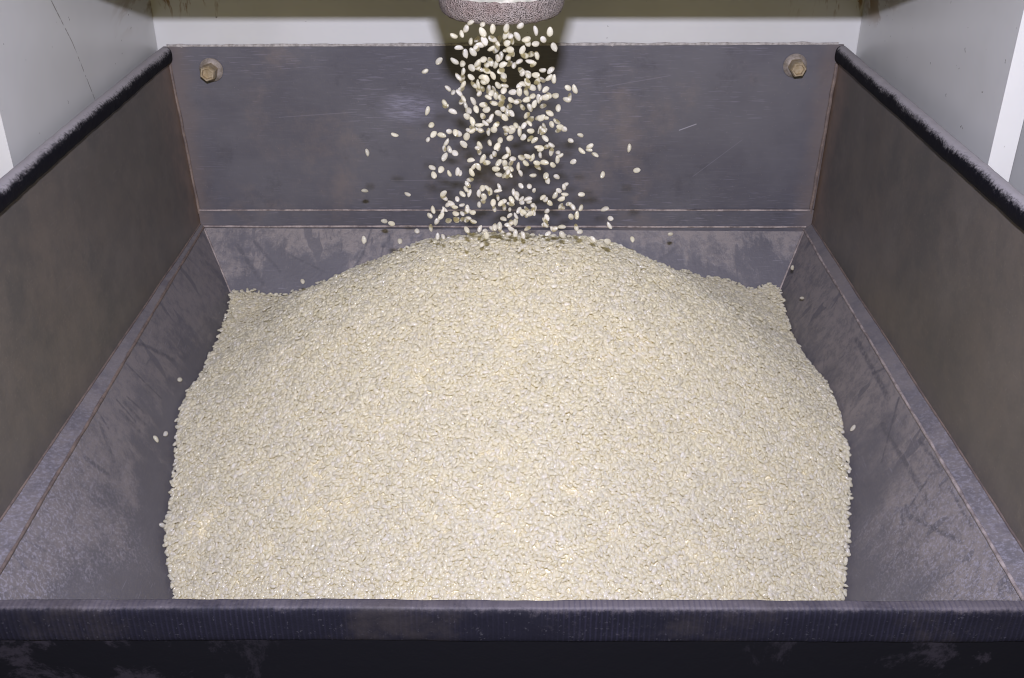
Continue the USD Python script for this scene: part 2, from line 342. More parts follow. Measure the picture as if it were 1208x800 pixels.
# bolts
g = Graph()
c = g.mix(g.rng(g.noise(220, 5, 0.7), 0.35, 0.65), (0.31, 0.235, 0.13), (0.42, 0.35, 0.24))
c = g.mix(g.rng(g.noise(500, 3, 0.7), 0.58, 0.7, 0, 0.6), c, (0.14, 0.09, 0.04))
M_bolt = g.finish('dusty_brass_bolt', c, 0.5, metallic=0.35, bump=g.noise(900, 3), dist=0.0002)
g = Graph()
c = g.mix(g.rng(g.noise(240, 5, 0.7), 0.35, 0.65), (0.19, 0.16, 0.125), (0.32, 0.28, 0.245))
M_washer = g.finish('dust_coated_washer', c, 0.65, metallic=0.2, bump=g.noise(900, 3), dist=0.0003)

# rice: milky, waxy, lets light through
def rice(name, tint=1.0):
    g = Graph()
    r = g.node('object_info', 'random')
    col = g.node('rgb_ramp', 'color', {'fac': r}, ramp=[(0.0, (0.82, 0.815, 0.77)), (0.25, (0.92, 0.91, 0.81)), (0.55, (0.95, 0.935, 0.82)), (0.75, (0.95, 0.93, 0.77)), (0.86, (0.95, 0.92, 0.81)), (0.90, (0.96, 0.955, 0.92)), (1.0, (0.97, 0.965, 0.95))])
    r2 = g.node('white_noise_texture', 'value', {'w': r}, dimensions='1D')
    trans = g.node('rgb_ramp', 'color', {'fac': r2}, ramp=[(0.0, (0.95, 0.85, 0.58)), (0.5, (0.98, 0.90, 0.66)), (1.0, (0.99, 0.94, 0.76))])
    p = g.node('principled_bsdf', 'BSDF', {'base_color': col}, roughness=0.09, specular_ior_level=0.8, transmission_weight=RICE_TR, subsurface_weight=RICE_SSS, subsurface_scale=0.0006, subsurface_radius=(0.9, 0.95, 1.0), subsurface_method='random_walk', subsurface_ior=1.4)
    t = g.node('translucent_bsdf', 'BSDF', {'color': trans})
    fac = g.rng(r2, 0, 1, RICE_T0, RICE_T1, 'linear')
    m = g.node('mix_closure', 'closure', {'fac': fac, 'closure1': p, 'closure2': t})
    see = g.node('transparent_bsdf', 'BSDF', {}, color=RICE_CLEAR_COLOR)
    m = g.node('mix_closure', 'closure', {'closure1': m, 'closure2': see}, fac=RICE_CLEAR)
    return usdkit.material(stage, '/World/Looks/' + name, g.n, g.l, surface=m)
M_rice = rice('milky_rice')
g = Graph()
M_core = g.finish('packed_rice', g.mix(g.rng(g.noise(450, 3), 0.4, 0.6), (0.83, 0.765, 0.55), (0.88, 0.825, 0.66)), 0.6)  # warm tint painted in for light scattered between the grains

# ---------------------------------------------------------------- machine housing (white sheet steel round the hopper's far half)
house = thing('machine_housing', 'white enamelled steel machine housing around the back of the grey hopper', 'machine housing', (0, 0.66, 0))
H = lambda a: np.asarray(a, float) - [0, 0.66, 0]
XL, XR, ZL, ZT = -0.2225, 0.2165, -0.185, 0.02
obj('back_panel', plate(H([(XL - .002, .6605, ZL), (XR + .002, .6605, ZL), (XR + .002, .6605, ZT), (XL - .002, .6605, ZT)]), .0015, (0, 1, 0), 40, 16, 0.0005, 3), M_white, house, 30)
obj('side_panel', plate(H([(XL, .4445, ZL), (XL, .6600, ZL), (XL, .6600, ZT), (XL, .4445, ZT)]), .0015, (-1, 0, 0), 30, 20, 0.0005, 4), M_white, house, 30)
obj('side_panel', plate(H([(XR, .4537, ZL), (XR, .6600, ZL), (XR, .6600, ZT), (XR, .4537, ZT)]), .0015, (1, 0, 0), 30, 20, 0.0005, 5), M_white, house, 30)
obj('flange', slab(H([(XL, .4435, ZL), (XL - .040, .4435, ZL), (XL - .040, .4435, ZT), (XL, .4435, ZT)]), .0012, (0, 1, 0)), M_white, house)
obj('flange', slab(H([(XR, .4527, ZL), (XR + .0113, .4527, ZL), (XR + .0113, .4527, ZT), (XR, .4527, ZT)]), .0012, (0, 1, 0)), M_white, house)
obj('outer_side_panel', slab(H([(.244, .30, ZL), (.244, .62, ZL), (.244, .62, ZT), (.244, .30, ZT)]), .0015, (1, 0, 0)), M_white, house)
EDGE_Y = 0.455
EDGE_Z = FLASH[2] - 0.3445 * EDGE_Y + 0.0017
# the hood over the spout, with a hole for it
import shapely
hole = shapely.Point(-.0045, .462).buffer(.0308, 48)
sh = shapely.box(XL - .045, EDGE_Y, .250, .6600).difference(hole)
hood = trimesh.creation.extrude_polygon(sh, .0015, engine='earcut'); hood.apply_translation([0, -0.66, EDGE_Z])
obj('hood_panel', hood, M_white, house)

# ---------------------------------------------------------------- spout
SX, SY = -.0045, .462
spout = thing('discharge_spout', 'round cream spout with a dust-crusted rim pouring rice at the top', 'spout', (SX, SY, -.0945))
prof = np.array([(.0195, .004), (.0200, .0008), (.0215, -.0004), (.0240, -.0002), (.0258, .0012), (.0268, .0036), (.0273, .0066), (.0274, .0088), (.0268, .0094), (.0230, .0094), (.0205, .0090), (.0195, .004)])
lip = trimesh.creation.revolve(prof, sections=96)
lip = lip.subdivide()
vv = lip.vertices; rad = np.linalg.norm(vv[:, :2], axis=1, keepdims=True)
bump = (meshkit.fbm(vv * 420, 3, 9) - .5)[:, None]
lip.vertices = vv + np.hstack([vv[:, :2] / rad * bump * .0011, bump * .0012])
if lip.volume < 0: lip.invert()
obj('spout_rim', lip, M_lip, spout, 50)
prof = np.array([(.0208, .0088), (.0266, .0090), (.0272, .0115), (.0300, .021), (.0312, .030), (.0312, .10), (.0290, .10), (.0285, .03), (.0208, .0088)])
pipe = trimesh.creation.revolve(prof, sections=72)
if pipe.volume < 0: pipe.invert()
obj('pipe', pipe, M_pipe, spout, 40)

# ---------------------------------------------------------------- hopper
hop = thing('rice_hopper', 'grey steel hopper with black rubber edges holding the heap of white rice', 'hopper')
YB, YF = .656, .1600
BLT, BRT, BLB, BRB = (-.2180, YB, -.1552), (.2070, YB, -.1538), (-.2132, YB, -.2635), (.2052, YB, -.2630)
obj('back_panel', plate([BLB, BRB, BRT, BLT], .002, (0, 1, 0), 60, 20, 0.0006, 11), M_back, hop, 30)
obj('back_flange', slab([(-.2108, .6545, -.2770), (.2028, .6545, -.2790), (.2030, .6545, -.2633), (-.2110, .6545, -.2633)], .003, (0, 1, 0)), M_back, hop)
ft = lambda x, z: (x, YF + .0016, z)
SLT, SLB, SRT, SRB = -.2155, -.2110, .2050, .2030
obj('side_panel', plate([(SLB, YF + .002, -.273), (SLB, YB - .0003, -.2735), (SLT, YB - .0003, -.158), (SLT, YF + .002, -.158)], .002, (-1, 0, 0), 60, 20, 0.0005, 12), M_side, hop, 30)
obj('side_panel', plate([(SRB, YF + .002, -.273), (SRB, YB - .0003, -.2735), (SRT, YB - .0003, -.157), (SRT, YF + .002, -.157)], .002, (1, 0, 0), 60, 20, 0.0005, 13), M_side, hop, 30)
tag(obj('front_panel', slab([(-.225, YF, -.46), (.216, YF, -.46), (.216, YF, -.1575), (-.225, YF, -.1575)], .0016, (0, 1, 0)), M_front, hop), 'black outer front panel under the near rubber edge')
# ledges and funnel
TBl, TFl = np.array([-.2090, .6540, -.2745]), np.array([-.1966, .1640, -.2768])
TBr, TFr = np.array([.1982, .6540, -.2770]), np.array([.1915, .1640, -.2755])
obj('ledge', plate([(SLB, .164, -.2732), (SLB + .0002, .6538, -.2736), TBl, TFl], .002, (0, 0, -1), 60, 4, 0.0002, 14), M_ledge, hop, 30)
obj('ledge', plate([(SRB, .164, -.2732), (SRB - .0002, .6538, -.2736), TBr, TFr], .002, (0, 0, -1), 60, 4, 0.0002, 15), M_ledge, hop, 30)
DZ = .150
dl, dr, db = np.array([.55, 0, -1]), np.array([-.55, 0, -1]), np.array([0, -.78, -1])
nl_, nr_ = np.cross(TFl - TBl, dl), np.cross(TFr - TBr, dr); nb_ = np.cross([1, 0, 0], db)
def meet(n1, p1, n2, p2, z):
    A = np.array([n1, n2, [0, 0, 1.0]]); return np.linalg.solve(A, [n1 @ p1, n2 @ p2, z])
PB = np.array([0, .654, -.2745])
step = np.array([0, 0, -.0016])            # the funnel sheet hangs a step below the ledge's lip
BLc, BRc = meet(nl_, TBl, nb_, PB, -.2746 - DZ), meet(nr_, TBr, nb_, PB, -.2746 - DZ)
obj('funnel_panel', plate([TFl + step, TBl + step, BLc, TFl + dl * DZ], .002, (-1, 0, -.5), 60, 20, 0.0005, 16), M_fun_l, hop, 30)
obj('funnel_panel', plate([TFr + step, TBr + step, BRc, TFr + dr * DZ], .002, (1, 0, -.5), 60, 20, 0.0005, 17), M_fun_r, hop, 30)
obj('funnel_panel', plate([TBl + step, TBr + step, BRc, BLc], .002, (0, 1, -.7), 60, 20, 0.0005, 18), M_fun_b, hop, 30)
fdl, fdr = TFl + dl * DZ, TFr + dr * DZ
obj('funnel_panel', slab([TFl, TFr, fdr, fdl], .002, (0, -1, 0)), M_fun_b, hop)
obj('floor_plate', slab([fdl, fdr, BRc, BLc], .002, (0, 0, -1)), M_back, hop)
# seams: crease of the back panel, lips of the ledges, corner ridges
def line(a, b, r, n=90, seed=0, rough=.00035):
    a, b = np.asarray(a, float), np.asarray(b, float); t = np.linspace(0, 1, n)[:, None]
    P = a * (1 - t) + b * t
    P = P + (np.stack([meshkit.fbm(P * 30 + k * 9, 2, seed + k) for k in range(3)], 1) - .5) * rough * 2
    return sweep(P, r, r, 2, 8, rough, seed) if abs((b - a)[2]) < .9 * np.linalg.norm(b - a) else None
obj('seam', line((-.2100, .6543, -.2634), (.2004, .6543, -.2632), .0006, 140, 1), M_bead, hop, True)  # pale bead stands in for the panel edge catching the flash
obj('seam', line((-.2088, .6537, -.2748), (.1990, .6537, -.2752), .0007, 140, 2), M_bead, hop, True)
obj('seam', line(TFl + (0, 0, -.0006), TBl + (0, 0, -.0006), .0008, 140, 3), M_grime, hop, True)
obj('seam', line(TFr + (0, 0, -.0006), TBr + (0, 0, -.0006), .0008, 140, 4), M_bead, hop, True)
obj('seam', line((SLB, .165, -.2728), (SLB, .655, -.2732), .0006, 140, 5), M_grime, hop, True)
obj('seam', line((SRB, .165, -.2728), (SRB, .655, -.2732), .0006, 140, 6), M_grime, hop, True)
obj('corner_seam', line(TBl + step, BLc, .0008, 60, 7), M_bead, hop, True)
obj('corner_seam', line(TBr + step, BRc, .0008, 60, 8), M_bead, hop, True)
def strut(a, b, r, seed):
    a, b = np.asarray(a, float), np.asarray(b, float)
    m = trimesh.creation.cylinder(r, segment=[a, b], sections=8)
    m = m.subdivide().subdivide().subdivide().subdivide()
    m.vertices += (np.stack([meshkit.fbm(m.vertices * 120 + k * 5, 2, seed + k) for k in range(3)], 1) - .5) * r * .9
    return m
obj('corner_seam', strut((-.2108, .6555, -.266), (-.2152, .6555, -.165), .0012, 21), M_grime, hop, True)
obj('corner_seam', strut((.2012, .6555, -.266), (.2040, .6555, -.165), .0012, 22), M_grime, hop, True)
# ragged dust on the top edge of the back panel
t = np.linspace(0, 1, 260)[:, None]
P = np.array([[-.2155, .6571, -.1548]]) * (1 - t) + np.array([[.2035, .6571, -.1534]]) * t
obj('dust_line', sweep(P, .0008, .0011, 2, 8, .0009, 31), M_dustline, hop, True)
# rubber edge trims
def trim(a, b, rx, rz, bow, seed, n=260, power=3.0):
    t = np.linspace(0, 1, n); a, b = np.asarray(a, float), np.asarray(b, float)
    P = a + (b - a) * t[:, None]
    P[:, 2] += bow * np.sin(np.pi * t) + (meshkit.fbm(P * 11, 2, seed) - .5) * .0016
    if abs((b - a)[0]) < .1: P[:, 0] += (meshkit.fbm(P * 13, 2, seed + 3) - .5) * .0016
    return sweep(P, rx, rz, power, 40, .00030, seed)
obj('edge_trim', trim((-.2140, .168, -.1605), (-.2150, .6515, -.1595), .0039, .0052, .0015, 41, 260, 2.4), M_trim_side, hop, True)
obj('edge_trim', trim((.2050, .168, -.1590), (.2045, .6515, -.1585), .0039, .0052, .0012, 42, 260, 2.4), M_trim_side, hop, True)
obj('edge_trim', trim((-.2250, .1613, -.1561), (.2160, .1613, -.1564), .0018, .0048, 0, 43, 500, 4.5), M_trim_front, hop, True)
# bolts: flanged washer, hexagon head with a dished top
def hexhead(r, h):
    m = trimesh.creation.revolve([(0, 0), (r, 0), (r, h * .86), (r * .86, h), (r * .68, h), (r * .60, h * .80), (0, h * .78)], sections=6)
    return m
for bx_, bz_, a in ((-.1891, -.1690, 0.3), (.1776, -.1663, 0.1)):
    w = trimesh.creation.revolve([(0, 0), (.0072, 0), (.0074, .0012), (.0068, .0020), (.0056, .0030), (.0048, .0034), (0, .0034)], sections=40)
    rot = trimesh.transformations.rotation_matrix(math.pi / 2, [1, 0, 0])
    h = hexhead(.0051, .0085); h.apply_translation([0, 0, .0033]); h.apply_transform(trimesh.transformations.rotation_matrix(a, [0, 0, 1]))
    for m in (w, h): m.apply_transform(rot); m.apply_translation([bx_, YB - .0003, bz_])
    b = obj('bolt', w, M_washer, hop, 40)
    obj('bolt_head', h, M_bolt, b, 25)

# ---------------------------------------------------------------- rice heap
CTRL = np.array([
    (-.1896, .621, -.3095), (-.1859, .589, -.3139), (-.1844, .537, -.3146), (-.1836, .480, -.3139), (-.1776, .438, -.3231), (-.1709, .397, -.3338), (-.1629, .3735, -.3474),
    (.1838, .634, -.3055), (.1774, .546, -.3139), (.1779, .475, -.3105), (.1728, .432, -.3183), (.1644, .396, -.3324), (.1574, .370, -.3442),
    (-.1556, .624, -.313), (-.1275, .629, -.3065), (-.0993, .638, -.2965), (-.0653, .646, -.2868), (-.031, .649, -.2830), (.0034, .650, -.2825), (.0436, .648, -.2840), (.0721, .644, -.2885), (.1061, .6365, -.2985), (.14, .629, -.3065), (.1684, .628, -.3078),
    (-.1135, .56, -.2745), (-.087, .56, -.2615), (-.0565, .56, -.2500), (-.0267, .56, -.2450), (0, .56, -.2440), (.0376, .56, -.2455), (.0627, .56, -.2518), (.0933, .56, -.2640), (.1246, .56, -.2785),
    (0, .505, -.2255), (-.035, .505, -.2290), (.035, .505, -.2285), (-.08, .49, -.2480), (.08, .49, -.2460), (-.13, .49, -.2790), (.13, .49, -.2760),
    (0, .45, -.2420), (0, .40, -.2640), (0, .34, -.2970), (0, .26, -.3430), (0, .18, -.385), (-.08, .42, -.2760), (.08, .42, -.2740), (-.09, .35, -.3190), (.09, .35, -.3170),
    (-.14, .26, -.395), (.14, .26, -.395), (-.13, .18, -.42), (.13, .18, -.42)])
heap_z = RBFInterpolator(CTRL[:, :2], CTRL[:, 2], kernel='thin_plate_spline', smoothing=1e-7)
def inside(P, margin):
    nl, nr, nb = (n / np.linalg.norm(n) for n in (nl_, nr_, nb_))
    sl, sr, sb = np.sign(nl @ ([0, .4, -.3] - TBl)), np.sign(nr @ ([0, .4, -.3] - TBr)), np.sign(nb @ ([0, .4, -.3] - PB))
    return ((P - TBl) @ nl * sl > margin) & ((P - TBr) @ nr * sr > margin) & ((P - PB) @ nb * sb > margin) & (P[:, 1] > .168) & (P[:, 2] > -.2746 - DZ + margin)

rng = np.random.default_rng(7)
def grain_mesh(seed, sub=2):
    r = np.random.default_rng(seed)
    m = trimesh.creation.icosphere(sub)
    v = m.vertices.copy(); x = v[:, 0]
    fat = 1 + .10 * x * r.choice([-1, 1]) - .05 * x ** 2
    a, b, c_ = .5, .5 * r.uniform(.55, .65), .5 * r.uniform(.41, .47)
    v = v * [a, b, c_] * np.stack([np.ones_like(x), fat, fat], 1)
    v[:, 2] += .05 * (1 - (2 * v[:, 0]) ** 2) * r.choice([-1, 1])                       # gentle bow
    d = np.linalg.norm(v - [.47, .17, 0], axis=1)
    v -= np.clip(.17 - d, 0, None)[:, None] * np.array([.55, .45, 0])                # the notch the germ left
    v *= 1 + .03 * (meshkit.fbm(v * 4, 2, seed) - .5)[:, None]
    return trimesh.Trimesh(v, m.faces, process=False)

heap = thing('rice_heap', 'big mound of white rice filling the middle of the grey hopper', 'rice', kind='stuff')
# packed body under the loose surface
gx, gy = np.meshgrid(np.linspace(-.21, .21, 85), np.linspace(.168, .654, 97), indexing='ij')
lump = lambda P: (meshkit.fbm(np.column_stack([P * 24, np.zeros(len(P))]), 2, 71) - .5) * .009
gz = (heap_z(np.stack([gx.ravel(), gy.ravel()], 1)) + lump(np.stack([gx.ravel(), gy.ravel()], 1))).reshape(gx.shape) - CORE
V = np.stack([gx, gy, gz], -1).reshape(-1, 3)
nl1, nr1, nb1 = (n / np.linalg.norm(n) for n in (nl_, nr_, nb_))
for n_, p_ in ((nl1, TBl), (nr1, TBr), (nb1, PB)):                                       # kept inside the funnel
    s_ = np.sign(n_ @ (np.array([0, .4, -.3]) - p_)); dd = (V - p_) @ n_ * s_
    V = V + np.where(dd < .0012, .0012 - dd, 0)[:, None] * n_ * s_ * [1, 1, 0]
V[:, 2] = np.minimum(V[:, 2], heap_z(V[:, :2]) + lump(V[:, :2]) - CORE)
V[:, 2] = np.maximum(V[:, 2], -.2746 - DZ + .001)
idx = np.arange(len(V)).reshape(gx.shape)
a, b, c, d = idx[:-1, :-1].ravel(), idx[1:, :-1].ravel(), idx[1:, 1:].ravel(), idx[:-1, 1:].ravel()
obj('packed_rice', (V, np.vstack([np.stack([a, b, c], 1), np.stack([a, c, d], 1)])), M_core, heap, True)

def euler_to_quat(yaw, tilt_axis, tilt, roll):
    """grain's long axis along x; rolled about it, turned by yaw about z, then tilted about a level axis."""
    def q(ax, an): return np.concatenate([np.cos(an / 2)[:, None], ax * np.sin(an / 2)[:, None]], 1)
    def mul(p, r):
        w1, x1, y1, z1 = p.T; w2, x2, y2, z2 = r.T
        return np.stack([w1*w2-x1*x2-y1*y2-z1*z2, w1*x2+x1*w2+y1*z2-z1*y2, w1*y2-x1*z2+y1*w2+z1*x2, w1*z2+x1*y2-y1*x2+z1*w2], 1)
    n = len(yaw)
    X, Z = np.tile([1.0, 0, 0], (n, 1)), np.tile([0, 0, 1.0], (n, 1))
    T = np.stack([np.cos(tilt_axis), np.sin(tilt_axis), np.zeros(n)], 1)
    return mul(q(T, tilt), mul(q(Z, yaw), q(X, roll)))

pts = []
S = GRAIN_S
for layer, (dz, jz) in enumerate(((.0004, .0006), (-.0009, .0008))):
    xs = np.arange(-.205, .205, S); ys = np.arange(.17, .654, S * .866)
    X, Y = np.meshgrid(xs, ys, indexing='ij')
    X = X + (np.arange(len(ys)) % 2)[None] * S / 2
    n = X.size
    P = np.stack([X.ravel(), Y.ravel()], 1) + rng.uniform(0, S, 2) + rng.uniform(-.42, .42, (n, 2)) * S
    z = heap_z(P) + dz + rng.normal(0, 1, n) * jz + (meshkit.fbm(np.column_stack([P * 70, np.zeros(n)]), 2, 70) - .5) * .004 + (meshkit.fbm(np.column_stack([P * 24, np.zeros(n)]), 2, 71) - .5) * .009
    Q = np.column_stack([P, z]); ok = inside(Q, .0011)
    pts.append(Q[ok])
# a sprinkling that came to rest proud of the surface, more along the edges
n = 5200
P = np.column_stack([rng.uniform(-.2, .2, n), rng.uniform(.2, .65, n)]); Q = np.column_stack([P, heap_z(P) + lump(P) + rng.uniform(.0012, .0028, n)]); pts.append(Q[inside(Q, .0012)])
Q = np.vstack(pts); N = len(Q)
e = .002
sx = (heap_z(Q[:, :2] + [e, 0]) - heap_z(Q[:, :2] - [e, 0])) / (2 * e); sy = (heap_z(Q[:, :2] + [0, e]) - heap_z(Q[:, :2] - [0, e])) / (2 * e)
slope = np.arctan(np.hypot(sx, sy)); axis = np.arctan2(-sx, -sy) + 0  # level axis about which z tips to the surface normal
tip = np.arctan2(-sy, -sx) + np.pi / 2
q1 = euler_to_quat(rng.uniform(0, 2 * np.pi, N), rng.uniform(0, 2 * np.pi, N), np.abs(rng.normal(0, .30, N)), rng.normal(0, .7, N))
T = np.stack([np.cos(tip), np.sin(tip), np.zeros(N)], 1)
qs = np.concatenate([np.cos(slope / 2)[:, None], T * np.sin(slope / 2)[:, None]], 1)
w1, x1, y1, z1 = qs.T; w2, x2, y2, z2 = q1.T
QU = np.stack([w1*w2-x1*x2-y1*y2-z1*z2, w1*x2+x1*w2+y1*z2-z1*y2, w1*y2-x1*z2+y1*w2+z1*x2, w1*z2+x1*y2-y1*x2+z1*w2], 1)
pi = UsdGeom.PointInstancer.Define(stage, str(heap.GetPath()) + '/loose_grains')
tag(pi, kind='stuff')
KINDS = 10
for k in range(KINDS):
    pr = usdkit.mesh(stage, f'{pi.GetPath()}/grain_kinds/grain' + (f'_{k:03d}' if k else ''), grain_mesh(100 + k), M_rice, True)
    pi.GetPrototypesRel().AddTarget(pr.GetPath())
pi.CreateProtoIndicesAttr(Vt.IntArray.FromNumpy(rng.integers(0, KINDS, N).astype(np.int32)))
pi.CreatePositionsAttr(Vt.Vec3fArray.FromNumpy(Q.astype(np.float32)))
pi.CreateScalesAttr(Vt.Vec3fArray.FromNumpy((np.where(rng.random((N, 1)) < .07, rng.uniform(.5, .75, (N, 1)), rng.normal(1, .09, (N, 1))) * GRAIN_L * np.ones((1, 3))).astype(np.float32)))
pi.CreateOrientationsAttr(Vt.QuathArray([Gf.Quath(float(a), float(b), float(c), float(d)) for a, b, c, d in QU]))

